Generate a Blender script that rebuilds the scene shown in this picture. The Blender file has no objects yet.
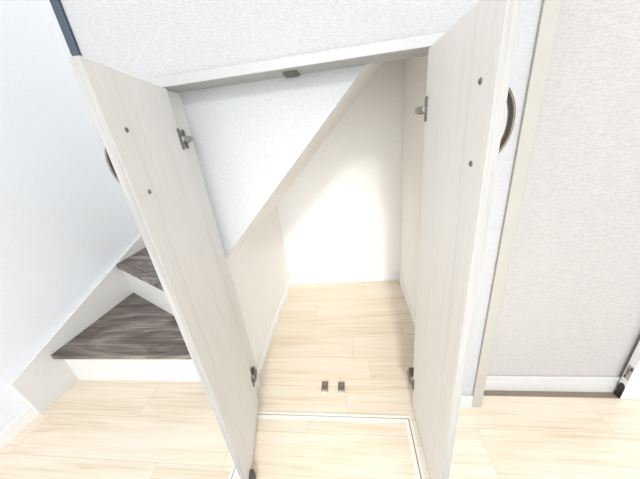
import bpy, bmesh, math, random
from mathutils import Vector, Matrix
random.seed(4)
S = bpy.context.scene
C = S.collection

# ------------------------------------------------------------------ camera
F_PX, CAM_D, YAW, PITCH, ROLL = 255.784, 0.6763, -0.1441, 0.3947, -0.1171
cd = bpy.data.cameras.new('camera'); cam = bpy.data.objects.new('camera', cd); C.objects.link(cam)
cd.sensor_width = 36.0; cd.sensor_fit = 'HORIZONTAL'; cd.lens = F_PX * 36.0 / 640.0
cd.clip_start = 0.02; cd.clip_end = 60
fw = Vector((math.sin(YAW) * math.cos(PITCH), math.cos(YAW) * math.cos(PITCH), -math.sin(PITCH)))
rt = Vector((math.cos(YAW), -math.sin(YAW), 0)); up = rt.cross(fw)
r2 = rt * math.cos(ROLL) + up * math.sin(ROLL); u2 = -rt * math.sin(ROLL) + up * math.cos(ROLL)
M = Matrix((r2, u2, -fw)).transposed().to_4x4(); M.translation = Vector((0, -CAM_D, 1.0))
cam.matrix_world = M
S.camera = cam

# ------------------------------------------------------------------ light
w = bpy.data.worlds.new('daylight'); S.world = w; w.use_nodes = True
bg = w.node_tree.nodes['Background']
bg.inputs['Color'].default_value = (0.96, 0.98, 1.0, 1); bg.inputs['Strength'].default_value = 0.95


def area(name, loc, target, power, col, shape='DISK', sx=0.4, sy=0.4):
    l = bpy.data.lights.new(name, 'AREA'); l.energy = power; l.color = col; l.shape = shape; l.size = sx
    if shape in ('RECTANGLE', 'ELLIPSE'): l.size_y = sy
    o = bpy.data.objects.new(name, l); C.objects.link(o); o.location = loc
    d = Vector(target) - Vector(loc); o.rotation_euler = d.to_track_quat('-Z', 'Y').to_euler()
    return o


area('ceiling_lamp_light', (0.22, -3.30, 2.33), (-0.1, 0.2, 0.7), 23.0, (1.0, 0.99, 0.98), 'DISK', 0.32)
area('garden_window_light', (0.3, -3.35, 1.1), (0.1, 0, 0.9), 32.0, (0.86, 0.92, 1.0), 'RECTANGLE', 2.2, 1.9)
area('side_window_light', (2.1, -1.9, 1.25), (-0.6, 0.1, 0.7), 13.0, (0.90, 0.94, 1.0), 'RECTANGLE', 1.5, 1.7)
sp = bpy.data.lights.new('closet_fill_spot', 'SPOT'); sp.energy = 200.0; sp.color = (1.0, 0.97, 0.92)  # added narrow spot to brighten the closet; no such fixture is known
sp.spot_size = math.radians(23.5); sp.spot_blend = 1.0; sp.shadow_soft_size = 0.18
so = bpy.data.objects.new('closet_fill_spot', sp); C.objects.link(so); so.location = (0.07, -3.0, 2.30)
so.rotation_euler = (Vector((-0.11, 0.35, 0.31)) - so.location).to_track_quat('-Z', 'Y').to_euler()

vs = S.view_settings
S.display_settings.display_device = 'sRGB'
vs.view_transform = 'Standard'; vs.look = 'None'; vs.gamma = 1.0; vs.use_curve_mapping = False
vs.exposure = 0.90


# ------------------------------------------------------------------ helpers
def flush(bm):
    bmesh.ops.recalc_face_normals(bm, faces=bm.faces[:])


def add_box(bm, x0, x1, y0, y1, z0, z1):
    vsx = [bm.verts.new((x, y, z)) for x in (x0, x1) for y in (y0, y1) for z in (z0, z1)]
    for f in ((0, 1, 3, 2), (4, 6, 7, 5), (0, 4, 5, 1), (2, 3, 7, 6), (0, 2, 6, 4), (1, 5, 7, 3)):
        bm.faces.new([vsx[i] for i in f])


def add_prism(bm, pts, off):
    """closed polygon of 3D points swept by the vector off"""
    off = Vector(off)
    a = [bm.verts.new(p) for p in pts]; b = [bm.verts.new(Vector(p) + off) for p in pts]
    n = len(pts)
    bm.faces.new(a); bm.faces.new(b[::-1])
    for i in range(n):
        bm.faces.new((a[i], a[(i + 1) % n], b[(i + 1) % n], b[i]))


def add_sweep(bm, path, prof_fn):
    """closed profile rings along a path; prof_fn(i, p) -> list of points"""
    rings = [[bm.verts.new(q) for q in prof_fn(i, p)] for i, p in enumerate(path)]
    n = len(rings[0])
    for a, b in zip(rings, rings[1:]):
        for k in range(n):
            bm.faces.new((a[k], a[(k + 1) % n], b[(k + 1) % n], b[k]))
    bm.faces.new(rings[0][::-1]); bm.faces.new(rings[-1])


def add_lathe(bm, centre, axis, prof, seg=16):
    """profile [(radius, along)] turned about axis"""
    ax = Vector(axis).normalized(); t = ax.orthogonal().normalized(); b = ax.cross(t); c = Vector(centre)
    rings = []
    for r, h in prof:
        rings.append([bm.verts.new(c + ax * h + (t * math.cos(2 * math.pi * k / seg) + b * math.sin(2 * math.pi * k / seg)) * max(r, 1e-5)) for k in range(seg)])
    for a, d in zip(rings, rings[1:]):
        for k in range(seg):
            bm.faces.new((a[k], a[(k + 1) % seg], d[(k + 1) % seg], d[k]))
    bm.faces.new(rings[0][::-1]); bm.faces.new(rings[-1])


def obj(name, bm, mat, parent=None, bevel=0.0, smooth=False):
    flush(bm)
    if bevel:
        bmesh.ops.bevel(bm, geom=[e for e in bm.edges if e.calc_face_angle(0) > 0.35], offset=bevel, segments=2, profile=0.5, affect='EDGES', clamp_overlap=True)
    me = bpy.data.meshes.new(name); bm.to_mesh(me); bm.free()
    me.materials.append(mat)
    if smooth:
        for p in me.polygons: p.use_smooth = True
    o = bpy.data.objects.new(name, me); C.objects.link(o)
    if parent: o.parent = parent
    return o


def tag(o, label, cat, group=None):
    o['label'] = label; o['category'] = cat
    if group: o['group'] = group
    return o


def thing(name, label, cat, loc=(0, 0, 0), rz=0, group=None):
    o = bpy.data.objects.new(name, None); C.objects.link(o); o.empty_display_size = 0.05
    o.location = loc; o.rotation_euler = (0, 0, rz)
    return tag(o, label, cat, group)


def struct(name, bm, mat, label=None, cat=None, bevel=0.0):
    o = obj(name, bm, mat, None, bevel); o['kind'] = 'structure'
    if label: tag(o, label, cat)
    return o


def box(*a):
    bm = bmesh.new(); add_box(bm, *a); return bm


def capsule(u0, u1, z0, z1, v0, v1, seg=6):
    """oblong plate standing in the u-z plane with round ends, thickness along v (local x=u, y=v)"""
    r = (u1 - u0) / 2; cu = (u0 + u1) / 2; pts = []
    for k in range(seg + 1):
        t = math.pi * k / seg; pts.append((cu + r * math.cos(t), v0, z1 - r + r * math.sin(t)))
    for k in range(seg + 1):
        t = math.pi + math.pi * k / seg; pts.append((cu + r * math.cos(t), v0, z0 + r + r * math.sin(t)))
    return pts, (0, v1 - v0, 0)


# ------------------------------------------------------------------ materials
class N:
    def __init__(s, name):
        s.m = bpy.data.materials.new(name); s.m.use_nodes = True; s.t = s.m.node_tree
        s.p = s.t.nodes['Principled BSDF']; s.tc = s.t.nodes.new('ShaderNodeTexCoord')

    def n(s, kind, **kw):
        o = s.t.nodes.new(kind)
        for k, v in kw.items(): setattr(o, k, v)
        return o

    def l(s, a, b): s.t.links.new(a, b)

    def coords(s, scale, rot=(0, 0, 0)):
        mp = s.n('ShaderNodeMapping'); mp.inputs['Scale'].default_value = scale; mp.inputs['Rotation'].default_value = rot
        s.l(s.tc.outputs['Object'], mp.inputs['Vector']); return mp.outputs['Vector']

    def noise(s, vec, scale=1.0, detail=3.0, rough=0.55, dist=0.0):
        o = s.n('ShaderNodeTexNoise'); o.inputs['Scale'].default_value = scale; o.inputs['Detail'].default_value = detail
        o.inputs['Roughness'].default_value = rough; o.inputs['Distortion'].default_value = dist
        s.l(vec, o.inputs['Vector']); return o.outputs['Fac']

    def ramp(s, fac, stops):
        r = s.n('ShaderNodeValToRGB'); e = r.color_ramp.elements
        while len(e) < len(stops): e.new(0.5)
        for q, (p, c) in zip(e, stops): q.position = p; q.color = (*c, 1)
        s.l(fac, r.inputs['Fac']); return r.outputs['Color']

    def math(s, op, a, b=None):
        o = s.n('ShaderNodeMath', operation=op)
        for i, v in enumerate((a, b)):
            if v is None: continue
            if isinstance(v, (int, float)): o.inputs[i].default_value = v
            else: s.l(v, o.inputs[i])
        return o.outputs[0]

    def mix(s, mode, fac, a, b):
        o = s.n('ShaderNodeMix', data_type='RGBA', blend_type=mode)
        for sock, v in ((o.inputs[0], fac), (o.inputs[6], a), (o.inputs[7], b)):
            if isinstance(v, (int, float)): sock.default_value = v
            elif isinstance(v, tuple): sock.default_value = (*v, 1)
            else: s.l(v, sock)
        return o.outputs[2]

    def bump(s, h, strength, dist):
        b = s.n('ShaderNodeBump'); b.inputs['Strength'].default_value = strength; b.inputs['Distance'].default_value = dist
        s.l(h, b.inputs['Height']); s.l(b.outputs['Normal'], s.p.inputs['Normal'])

    def col(s, c):
        if isinstance(c, tuple): s.p.inputs['Base Color'].default_value = (*c, 1)
        else: s.l(c, s.p.inputs['Base Color'])

    def rough(s, r): s.p.inputs['Roughness'].default_value = r


def wallpaper(name, c, scale, strength, contrast, dist=0.001):
    m = N(name); v = m.coords(scale)
    h = m.noise(v, 1.0, 1.5, 0.5, 0.2)
    lo = tuple(x * (1 - contrast) for x in c)
    m.col(m.ramp(h, [(0.36, lo), (0.58, c)])); m.rough(0.9); m.bump(h, strength, dist)
    m.p.inputs['Specular IOR Level'].default_value = 0.2
    return m.m


WP = wallpaper('dimmed_textured_wallpaper', (0.43, 0.431, 0.433), (105, 105, 470), 0.5, 0.11)  # greyed below its real white so the brightly lit front wall keeps texture
WP_WARM = wallpaper('warm_lit_textured_wallpaper', (0.44, 0.42, 0.402), (105, 105, 470), 0.5, 0.11)  # same wallpaper, tinted so its colour carries the warm light on the right
WP_PANEL = wallpaper('dimmed_panel_wallpaper', (0.46, 0.47, 0.475), (160, 160, 240), 0.3, 0.06)  # greyed like the front wall to offset strong frontal light
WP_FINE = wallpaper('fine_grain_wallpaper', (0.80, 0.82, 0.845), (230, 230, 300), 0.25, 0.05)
WP_IN = wallpaper('brightened_closet_wallpaper', (0.95, 0.935, 0.90), (200, 200, 260), 0.3, 0.05)  # lighter, creamier copy standing in for missing light and warm bounce inside


def plain(name, c, rough, metal=0.0, noise=0.03, scale=40):
    m = N(name); h = m.noise(m.coords((scale, scale, scale)), 1.0, 3)
    m.col(m.ramp(h, [(0.3, tuple(x * (1 - noise) for x in c)), (0.7, c)])); m.rough(rough)
    m.p.inputs['Metallic'].default_value = metal
    return m.m


TRIM = plain('dimmed_white_trim', (0.40, 0.402, 0.397), 0.45)  # white paint greyed to keep the strongly lit header from clipping
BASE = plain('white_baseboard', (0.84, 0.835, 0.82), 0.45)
BASE_IN = plain('brightened_closet_baseboard', (0.93, 0.925, 0.91), 0.5)  # baseboard white raised to offset the dim closet
JAMB = plain('brightened_white_jamb', (0.74, 0.73, 0.70), 0.45)  # frame white kept brighter than the header, offsetting shade on the jambs
BASE_R = plain('dimmed_front_baseboard', (0.53, 0.52, 0.495), 0.45)  # darker copy of the baseboard white, offsetting strong light on these runs
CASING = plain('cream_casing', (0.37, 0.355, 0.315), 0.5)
SKIRT = plain('white_stair_skirt', (0.70, 0.688, 0.66), 0.5)
POST = plain('slate_post', (0.038, 0.055, 0.08), 0.4)
BRONZE = plain('brushed_bronze', (0.14, 0.115, 0.088), 0.32, 0.85, 0.2, 120)
NICKEL = plain('nickel', (0.50, 0.49, 0.47), 0.28, 0.9, 0.1, 150)
ARM = plain('hinge_arm_steel', (0.34, 0.33, 0.31), 0.3, 0.8, 0.1, 150)
HINGE_MAT = plain('hinge_steel', (0.20, 0.19, 0.175), 0.35, 0.7, 0.15, 150)
CATCHM = plain('brown_catch_plastic', (0.16, 0.13, 0.105), 0.35)
GREYP = plain('grey_catch_plastic', (0.085, 0.083, 0.078), 0.5)
BLACK = plain('black_plastic', (0.012, 0.012, 0.013), 0.4)
SEAL = plain('dark_seal', (0.035, 0.033, 0.03), 0.7)
IVORY = plain('ivory_hatch_rim', (0.86, 0.84, 0.77), 0.4)
STICKER = plain('grey_sticker_paper', (0.42, 0.41, 0.40), 0.7)
INK = plain('sticker_ink', (0.05, 0.05, 0.055), 0.7)
PALETAB = plain('pale_tab', (0.62, 0.58, 0.5), 0.4)


def door_wood(name='white_grained_laminate', k=1.0, lo=0.95):
    m = N(name)
    f = m.noise(m.coords((130, 130, 2.6)), 1.0, 4, 0.6, 0.6)
    g = m.noise(m.coords((26, 26, 0.9)), 1.0, 3, 0.5, 1.2)
    h = m.math('ADD', m.math('MULTIPLY', f, 0.6), m.math('MULTIPLY', g, 0.4))
    c0 = (0.785 * k, 0.768 * k, 0.735 * k)
    m.col(m.ramp(h, [(0.36, tuple(x * lo * lo for x in c0)), (0.46, tuple(x * (1 + lo) / 2 for x in c0)), (0.60, c0)]))
    m.rough(0.5); m.bump(f, 0.12, 0.0006)
    return m.m


DOOR = door_wood()
EDGE = door_wood('dimmed_edge_laminate', 0.42, 0.84)  # laminate copy darkened for the door edges that face the lamps


def floor_wood(name='maple_floor'):
    m = N(name)
    sep = m.n('ShaderNodeSeparateXYZ'); m.l(m.tc.outputs['Object'], sep.inputs[0])
    rr = m.math('DIVIDE', m.math('ADD', sep.outputs[1], 0.0715), 0.1505); row = m.math('FLOOR', rr); fy = m.math('FRACT', rr)
    wr = m.n('ShaderNodeTexWhiteNoise', noise_dimensions='1D'); m.l(row, wr.inputs['W'])
    off = m.math('MULTIPLY', wr.outputs['Value'], 0.02)
    for k, o in ((-3, .10), (-2, -.725), (-1, .379), (0, -.081), (1, .032), (2, -.059), (3, .21), (4, -.252), (5, .05)):
        cmp = m.n('ShaderNodeMath', operation='COMPARE'); m.l(row, cmp.inputs[0]); cmp.inputs[1].default_value = k; cmp.inputs[2].default_value = .1
        off = m.math('ADD', off, m.math('MULTIPLY', cmp.outputs[0], o))
    uu = m.math('DIVIDE', m.math('SUBTRACT', sep.outputs[0], off), 0.87); fx = m.math('FRACT', uu)
    wid = m.n('ShaderNodeTexWhiteNoise', noise_dimensions='1D'); m.l(m.math('ADD', m.math('FLOOR', uu), m.math('MULTIPLY', row, 17.3)), wid.inputs['W'])
    ex = m.math('MULTIPLY', m.math('MINIMUM', fx, m.math('SUBTRACT', 1.0, fx)), 0.87)
    ey = m.math('MULTIPLY', m.math('MINIMUM', fy, m.math('SUBTRACT', 1.0, fy)), 0.1505)
    seam = m.math('LESS_THAN', m.math('MINIMUM', ex, ey), 0.0007)
    tone = wid
    sh = m.n('ShaderNodeCombineXYZ'); m.l(m.math('MULTIPLY', tone.outputs[0], 7.0), sh.inputs[0]); m.l(m.math('MULTIPLY', tone.outputs[0], 3.0), sh.inputs[2])
    va = m.n('ShaderNodeVectorMath', operation='ADD'); m.l(m.coords((3.2, 140, 1)), va.inputs[0]); m.l(sh.outputs[0], va.inputs[1])
    f = m.noise(va.outputs[0], 1.0, 5, 0.62, 0.5)
    vb = m.n('ShaderNodeVectorMath', operation='ADD'); m.l(m.coords((1.6, 17, 1)), vb.inputs[0]); m.l(sh.outputs[0], vb.inputs[1])
    g = m.noise(vb.outputs[0], 1.0, 3, 0.5, 0.9)
    h = m.math('ADD', m.math('MULTIPLY', f, 0.6), m.math('MULTIPLY', g, 0.4))
    c = m.ramp(h, [(0.33, (0.66, 0.53, 0.385)), (0.45, (0.80, 0.685, 0.53)), (0.58, (0.855, 0.77, 0.645))])
    c = m.mix('MULTIPLY', 1.0, c, m.ramp(tone.outputs[0], [(0.0, (0.95, 0.94, 0.93)), (1.0, (1.0, 1.0, 1.0))]))
    c = m.mix('MIX', m.math('MULTIPLY', seam, 0.55), c, (0.40, 0.30, 0.20))
    m.col(c); m.rough(0.38); m.bump(f, 0.08, 0.0006)
    m.p.inputs['Specular IOR Level'].default_value = 0.95
    return m.m


FLOOR = floor_wood()


def tread_wood(rot):
    m = N('weathered_tread_wood')
    f = m.noise(m.coords((2.2, 85, 40), (0, 0, rot)), 1.0, 5, 0.65, 0.7)
    g = m.noise(m.coords((2.6, 14, 8), (0, 0, rot)), 1.0, 4, 0.55, 1.5)
    h = m.math('ADD', m.math('MULTIPLY', f, 0.45), m.math('MULTIPLY', g, 0.55))
    m.col(m.ramp(h, [(0.32, (0.035, 0.025, 0.021)), (0.43, (0.085, 0.065, 0.055)), (0.53, (0.175, 0.148, 0.126)), (0.64, (0.36, 0.32, 0.275))]))
    m.rough(0.42); m.bump(f, 0.15, 0.0006)
    return m.m


# ------------------------------------------------------------------ measures
XW = -1.42                      # left wall
XL, XR, YB = -0.482, 0.298, 0.8965   # closet walls
ZH, ZHT = 1.141, 1.163          # opening top, frame top
TH = 0.085                      # depth of the opening frame
JL, JR = -0.449, 0.199          # jamb inner faces
YF = 0.010                      # wall face (frame stands 10 mm proud)
ZLW, SL = 0.5986, 1.0095        # left closet wall height, soffit slope
WALLH = 2.4
XP0, XP1 = -0.647, -0.626       # post
XC0, XC1 = 0.393, 0.427         # casing
YR = 0.080                      # recessed wall face right of the casing
HX0, HX1, HY0, HY1 = -0.452, 0.168, -0.655, -0.036   # hatch outer rectangle
XEND, YOPEN = 2.2, -3.4

# ------------------------------------------------------------------ setting
bm = bmesh.new()
for x0, x1, y0, y1 in ((XW - .1, XEND, YOPEN, HY0), (XW - .1, XEND, HY1, 1.0), (XW - .1, HX0, HY0, HY1), (HX1, XEND, HY0, HY1)):
    add_box(bm, x0, x1, y0, y1, -0.05, 0)
struct('floor', bm, FLOOR)
struct('ceiling', box(XW - .1, XEND, YOPEN, YF, WALLH, WALLH + .08), plain('ceiling_white', (0.85, 0.85, 0.85), 0.9))
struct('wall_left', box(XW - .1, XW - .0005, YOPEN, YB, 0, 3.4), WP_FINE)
struct('wall_right', box(XEND, XEND + .1, YOPEN, 0.2, 0, WALLH), WP)
# front wall around the cupboard opening
bm = bmesh.new()
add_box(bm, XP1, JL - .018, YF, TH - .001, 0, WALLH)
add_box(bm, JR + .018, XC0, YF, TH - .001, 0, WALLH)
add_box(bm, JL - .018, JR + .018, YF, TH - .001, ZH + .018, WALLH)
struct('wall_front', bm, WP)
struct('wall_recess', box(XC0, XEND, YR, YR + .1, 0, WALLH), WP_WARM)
struct('wall_back', box(XW, XR + .1, YB, YB + .1, 0, 3.4), WP_IN)
struct('wall_closet_left', box(XL - .07, XL, TH, YB, 0, ZLW - .0), WP_IN)
struct('wall_closet_right', box(XR, XR + .09, TH + .0, YB, 0, 1.62), WP_IN)
# stair-side panel over the closet: vertical, its lower edge follows the flight
xe = XR
bm = bmesh.new()
add_prism(bm, [(XL - .07, TH, ZLW), (XL, TH, ZLW), (xe, TH, ZLW + SL * (xe - XL)), (xe, TH, 1.62), (XL - .07, TH, 1.62)], (0, 0.012, 0))
struct('wall_stair_panel', bm, WP_PANEL)
# sloping closet ceiling under the flight
bm = bmesh.new()
add_prism(bm, [(XL, TH + .012, ZLW + .0005), (xe, TH + .012, ZLW + SL * (xe - XL) + .0005), (xe, TH + .012, ZLW + SL * (xe - XL) + .04), (XL, TH + .012, ZLW + .04)], (0, YB - TH - .012, 0))
struct('ceiling_closet', bm, WP_IN)

# frame of the opening
bm = bmesh.new()
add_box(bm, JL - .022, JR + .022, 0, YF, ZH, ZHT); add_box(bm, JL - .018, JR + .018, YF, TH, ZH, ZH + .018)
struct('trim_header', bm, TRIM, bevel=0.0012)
bm = bmesh.new(); add_box(bm, JL - .022, JL, 0, YF, 0, ZH); add_box(bm, JL - .018, JL, YF, TH, 0, ZH)
struct('trim_jamb_left', bm, JAMB, bevel=0.0012)
bm = bmesh.new(); add_box(bm, JR, JR + .022, 0, YF, 0, ZH); add_box(bm, JR, JR + .018, YF, TH, 0, ZH)
struct('trim_jamb_right', bm, JAMB, bevel=0.0012)
# casing beside the sliding door recess
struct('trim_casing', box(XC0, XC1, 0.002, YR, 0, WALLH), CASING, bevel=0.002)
# floor track in the recess
bm = bmesh.new()
add_box(bm, XC1, XEND, .0485, .0565, 0, .0018); add_box(bm, XC1, XEND, .0595, .0705, 0, .0018); add_box(bm, XC1, XEND, .0565, .0595, 0, .0006)
struct('trim_floor_track', bm, plain('brown_floor_track', (0.27, 0.215, 0.155), 0.5))


# baseboards: a two-step moulding swept along a run
def skirting(name, a, b, n, h=0.06, t=0.009, mat=None):
    a = Vector(a); b = Vector(b); n = Vector(n)
    prof = [(0, 0), (t, 0), (t, h * .60), (t - .0025, h * .63), (t - .0025, h * .68), (t - .001, h * .71), (t - .001, h * .95), (t - .003, h), (0, h)]
    bm = bmesh.new()
    add_prism(bm, [a + n * u + Vector((0, 0, z)) for u, z in prof], b - a)
    return struct(name, bm, mat or BASE)


skirting('baseboard_left', (XW, YOPEN, 0), (XW, -.078, 0), (1, 0, 0))
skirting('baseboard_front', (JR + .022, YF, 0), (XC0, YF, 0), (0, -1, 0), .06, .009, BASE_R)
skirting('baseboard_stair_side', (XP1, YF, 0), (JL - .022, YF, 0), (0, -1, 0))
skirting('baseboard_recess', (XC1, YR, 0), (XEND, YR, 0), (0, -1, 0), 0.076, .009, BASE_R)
skirting('baseboard_closet_left', (XL, TH, 0), (XL, YB, 0), (1, 0, 0), .045, .010, BASE_IN)
skirting('baseboard_closet_back', (XL, YB, 0), (XR, YB, 0), (0, -1, 0), .05, .008, BASE_IN)
skirting('baseboard_closet_right', (XR, TH, 0), (XR, YB, 0), (-1, 0, 0), .045, .008, BASE_IN)

# sliding door pushed open at the far right, standing in the track
d1 = bpy.data.objects.new('door_1', None); C.objects.link(d1); d1.location = (.912, .0, 0); d1['kind'] = 'structure'
obj('door_panel', box(0, .95, .044, .0685, .0022, 2.05), BASE, d1, bevel=.0012)
pts = [(0, .0452, .0025), (0, .0452, .052)]
for k in range(1, 8):
    t = math.pi * k / 7; pts.append((0, .0555 - .0103 * math.cos(t), .052 + .016 * math.sin(t)))
pts += [(0, .0662, .0025)]
bm = bmesh.new(); add_prism(bm, pts, (-.002, 0, 0)); obj('corner_cap', bm, BLACK, d1)
st = obj('sticker', box(-.0012, 0.0005, .0465, .0645, .092, .152), STICKER, d1); st['label'] = 'grey printed sticker on the door edge'
bm = bmesh.new(); add_box(bm, -.0016, -.0012, .0475, .0535, .134, .148); add_box(bm, -.0016, -.0012, .058, .0635, .095, .106)
for k in range(4): add_box(bm, -.0015, -.0012, .0545 + .002 * k, .0553 + .002 * k, .11, .143 - .004 * (k % 2))
obj('print', bm, INK, st)

# ------------------------------------------------------------------ stairs
stair = thing('winder_staircase', 'white winder staircase with dark weathered wood treads along left wall', 'staircase', (0, 0, 0))
XS = XW + .020                   # face of the stair skirting
NW = (-.650, .095)               # newel corner
YS = YB - .002


def tread(poly, z, mat, nose_dir):
    bm = bmesh.new(); add_prism(bm, [(x, y, z - .026) for x, y in poly], (0, 0, .026))
    return obj('tread', bm, mat, stair, bevel=.003)


def groove(a, b, z, inset, t, mat=SEAL):
    """anti-slip groove strip let into the top of a tread, parallel to its nose"""
    a = Vector((*a, z)); b = Vector((*b, z)); d = (b - a).normalized(); n = Vector((-d.y, d.x, 0))
    bm = bmesh.new(); add_prism(bm, [a + n * inset, b + n * inset, b + n * (inset + .003), a + n * (inset + .003)], (0, 0, .0006))
    obj('groove', bm, GROOVE, t)


GROOVE = plain('tread_groove', (0.07, 0.055, 0.048), 0.6)
d2 = Vector((.524, -.283)).normalized()          # nose of the second tread
A2 = Vector((XS, .525)); B2 = A2 + d2 * 0.86
t1 = tread([(XS, .058), (NW[0], .058), (NW[0], .30), (XS, .64)], .202, tread_wood(0), 0)
groove((XS + .001, .058), (NW[0], .058), .202, .030, t1)
ang = math.atan2(-.283, .524)
t2 = tread([tuple(A2), tuple(B2), (NW[0], YS * .0 + .13), (-1.07, YS), (XS, YS)], .415, tread_wood(-ang), 0)
groove(tuple(A2 + d2 * .002), tuple(B2), .415, .030, t2)
t3 = tread([(-1.10, YS), (NW[0] - .02, .10), (-.556, .10), (-.556, YS)], .62, tread_wood(-1.05), 0)
for k in range(3):
    x0 = -.60 + .2 * k
    tread([(x0 if k else -.553, TH + .016), (x0 + .235, TH + .016), (x0 + .235, YS), (x0 if k else -.553, YS)], .82 + .2 * k, tread_wood(1.57), 0)
    obj('riser', box(x0 + .02 if k else -.553, x0 + .032 if k else -.541, TH + .016, YS, .645 + .2 * k, .793 + .2 * k), SKIRT, stair)
RZ = .0
obj('riser', box(XS, NW[0], .093, .105, 0, .174), SKIRT, stair)
n2 = Vector((-d2.y, d2.x))
bm = bmesh.new(); p = A2 + n2 * .028; q = B2 + n2 * .028
add_prism(bm, [(XS, p.y + .0, .2), (q.x, q.y, .2), (q.x, q.y + .014, .2), (XS, p.y + .014, .2)], (0, 0, .189)); obj('riser', bm, SKIRT, stair)
bm = bmesh.new(); add_prism(bm, [(-1.10, YS, .415), (NW[0] - .02, .13, .415), (NW[0] - .005, .14, .415), (-1.085, YS, .415)], (0, 0, .18)); obj('riser', bm, SKIRT, stair)
# sloping skirting board on the left wall
sl = (.50 - .203) / (.771 + .09)
bm = bmesh.new()
add_prism(bm, [(XW, -.077, 0), (XW, .9 - .004, 0), (XW, .9 - .004, .203 + sl * (.896 + .09)), (XW, -.09, .203)], (.020, 0, 0))
obj('wall_skirt', bm, SKIRT, stair, bevel=.0015)

bm = bmesh.new(); add_box(bm, XP0, XP1, .002, TH, 0, WALLH)
tag(obj('stair_post', bm, POST, None, bevel=.0015), 'dark slate-grey vertical post ending the textured wall beside the stairs', 'post')


# ------------------------------------------------------------------ cupboard doors
def hinge(zc, s, jv, root):
    """concealed hinge: s = inner side sign along local y, jv = jamb face measured on the inner side"""
    h = None
    bm = bmesh.new()
    p, off = capsule(.003, .015, zc - .026, zc + .026, 0, s * .003); add_prism(bm, p, off)
    add_lathe(bm, (.009, s * .002, zc + .017), (0, s, 0), [(.0035, 0), (.0035, .002), (.002, .0028)], 10)
    add_lathe(bm, (.009, s * .002, zc - .017), (0, s, 0), [(.0035, 0), (.0035, .002), (.002, .0028)], 10)
    h = obj('hinge', bm, HINGE_MAT, root, bevel=.0006)
    bm = bmesh.new()
    p, off = capsule(-.044, -.033, zc - .025, zc + .025, s * (jv + .0005), s * (jv + .004)); add_prism(bm, p, off)
    add_box(bm, -.058, -.030, min(s * (jv + .0005), s * .003), max(s * (jv + .0005), s * .003), zc - .008, zc + .008)
    obj('mounting_plate', bm, HINGE_MAT, h, bevel=.0006)
    bm = bmesh.new()
    add_prism(bm, [(.013, s * .003, zc - .007), (.013, s * .010, zc - .006), (-.006, s * .015, zc - .006), (-.046, s * .012, zc - .006), (-.046, s * .003, zc - .006), (-.010, s * .004, zc - .006)], (0, 0, .013))
    obj('arm', bm, ARM, h, bevel=.001)
    return h


def handle(u, z0, z1, so, t, root, r=.030):
    """bowed bar handle on the outer face: so = outward sign along local y, t = door thickness"""
    bm = bmesh.new(); path = []
    n = 22; zc = (z0 + z1) / 2; hh = (z1 - z0) / 2 + .004
    for k in range(n + 1):
        a = -1 + 2 * k / n
        path.append((u, so * (t + r * (1 - abs(a) ** 2.3)), zc + hh * a))

    def ring(i, p):
        q0 = Vector(path[max(i - 1, 0)]); q1 = Vector(path[min(i + 1, n)]); d = (q1 - q0).normalized()
        if i in (0, n): d = Vector((0, so * (1 if i == 0 else -1), 0.6)).normalized()
        nn = Vector((1, 0, 0)).cross(d).normalized(); P = Vector(p); out = []
        for k in range(10):
            g = 2 * math.pi * k / 10; out.append(P + Vector((1, 0, 0)) * .0078 * math.cos(g) + nn * .0032 * math.sin(g))
        return out
    add_sweep(bm, path, ring)
    return obj('handle', bm, BRONZE, root, smooth=True)


def cupboard_door(label, loc, rz, width, s, jv, catch):
    root = thing('cupboard_door', label, 'door', (loc[0], loc[1], 0), rz, 'under-stair cupboard doors')
    t = .0168; us = .2375 if s > 0 else .253
    obj('door_panel', box(0, width, min(0, -s * t), max(0, -s * t), .006, 1.1375), DOOR, root, bevel=.0012)
    e = obj('dimmed_edge_strip', box(width, width + .0006, min(0, -s * t), max(0, -s * t), .006, 1.1375), EDGE, root)  # added strip; its darker colour holds down the light on the door edge
    e['label'] = 'grained door edge strip, greyed to hold down strong front light'
    for z in (1.04, .931):
        bm = bmesh.new(); add_lathe(bm, (us, -s * .0005, z), (0, s, 0), [(.0046, 0), (.0046, .0012), (.0036, .0024), (.0018, .003), (.0015, .0022)], 14)
        obj('screw', bm, HINGE_MAT, root, smooth=True)
    handle(us, .931, 1.04, -s, t, root)
    for z in (1.022, .128): hinge(z, s, jv, root)
    if catch:
        bm = bmesh.new(); u0, u1 = width - .036, width - .006
        add_prism(bm, [(u0, 0, .0065), (u0 + .002, s * .013, .0065), (u1 - .009, s * .019, .0065), (u1, s * .014, .0065), (u1, 0, .0065)], (0, 0, .022))
        c = obj('catch', bm, GREYP, root, bevel=.0015); c['label'] = 'dark grey wedge-shaped catch at the bottom corner'
    return root


aL, aR = .2182, -.0149
cupboard_door('left white wood-grain cupboard door swung open in front of the stairs', (-.4317, .004), math.atan2(-math.cos(aL), math.sin(aL)), .2825, 1, -.006, True)
cupboard_door('right white wood-grain cupboard door swung open beside the textured wall strip', (.180, .002), math.atan2(-math.cos(aR), -math.sin(aR)), .2905, -1, -.0185, False)


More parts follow.
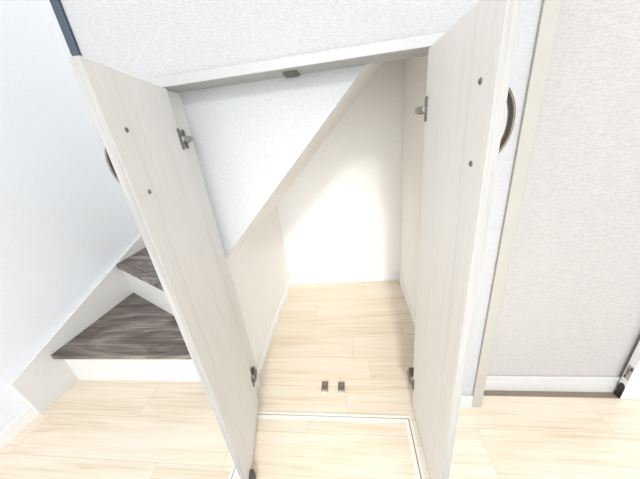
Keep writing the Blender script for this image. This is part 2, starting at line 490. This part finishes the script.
# ------------------------------------------------------------------ floor catch plates and the catch under the header
def catch_plate(x0, x1, y0, y1, label):
    t = thing('catch_plate', label, 'catch plate', ((x0 + x1) / 2, (y0 + y1) / 2, 0), 0, 'catch plates on the cupboard floor')
    a, b = (x1 - x0) / 2 * 1.1, (y1 - y0) / 2 * 1.08
    bm = bmesh.new()
    add_prism(bm, [(-a, -b + .006, 0), (-a, -b + .006, .004), (-a, -b + .011, .009), (-a, b - .003, .009), (-a, b, .006), (-a, b, 0)], (2 * a, 0, 0))
    obj('body', bm, CATCHM, t, bevel=.001)
    bm = bmesh.new(); add_prism(bm, [(-a * .75, -b, 0), (-a * .75, -b, .002), (-a * .75, -b + .0059, .004), (-a * .75, -b + .0059, 0)], (1.5 * a, 0, 0))
    obj('lip', bm, PALETAB, t)['label'] = 'pale front lip'
    bm = bmesh.new(); add_lathe(bm, (0, b * .45, .0088), (0, 0, 1), [(.0042, 0), (.0042, .0008), (.003, .0014)], 12)
    obj('screw', bm, NICKEL, t)
    return t


catch_plate(-.174, -.150, .048, .094, 'left of two small dark brown catch plates on the pale closet floor')
catch_plate(-.104, -.079, .046, .092, 'right of two small dark brown catch plates on the pale closet floor')
bm = bmesh.new()
add_prism(bm, [(-.145, .026, ZH), (-.145, .029, ZH - .005), (-.145, .066, ZH - .007), (-.145, .073, ZH - .004), (-.145, .074, ZH)], (.034, 0, 0))
tag(obj('door_catch', bm, GREYP, None, bevel=.0015), 'small dark grey catch under the white header of the cupboard opening', 'catch')

# ------------------------------------------------------------------ floor hatch
h = thing('floor_hatch', 'underfloor storage hatch with ivory rim and wood lid before the cupboard', 'hatch', ((HX0 + HX1) / 2, HY1, 0))
ox, oy = (HX0 + HX1) / 2, HY1


def ring_mesh(x0, x1, y0, y1, wd, z0, z1, rad):
    def loop(x0, x1, y0, y1, r):
        out = []
        for cx_, cy_, a0 in ((x1 - r, y1 - r, 0), (x0 + r, y1 - r, 90), (x0 + r, y0 + r, 180), (x1 - r, y0 + r, 270)):
            for k in range(5):
                a = math.radians(a0 + 90 * k / 4); out.append((cx_ + r * math.cos(a) - ox, cy_ + r * math.sin(a) - oy))
        return out
    bm = bmesh.new(); A = loop(x0, x1, y0, y1, rad); B = loop(x0 + wd, x1 - wd, y0 + wd, y1 - wd, max(rad - wd, .0008)); n = len(A)
    v = [[bm.verts.new((x, y, z)) for x, y in L] for L in (A, B) for z in (z0, z1)]
    for k in range(n):
        j = (k + 1) % n
        for a, b in ((v[0], v[1]), (v[1], v[3]), (v[3], v[2]), (v[2], v[0])):
            bm.faces.new((a[k], a[j], b[j], b[k]))
    return bm


obj('outer_rim', ring_mesh(HX0, HX1, HY0, HY1, .0095, -.03, .0025, .006), IVORY, h, bevel=.0004)
obj('seal', ring_mesh(HX0 + .0095, HX1 - .0095, HY0 + .0095, HY1 - .0095, .0028, -.03, .0006, .004), SEAL, h)
obj('lid_rim', ring_mesh(HX0 + .0123, HX1 - .0123, HY0 + .0123, HY1 - .0123, .0135, -.03, .0025, .004), IVORY, h, bevel=.0004)
obj('lid_panel', box(HX0 + .026 - ox, HX1 - .026 - ox, HY0 + .026 - oy, HY1 - .026 - oy, -.03, .0012), FLOOR, h)
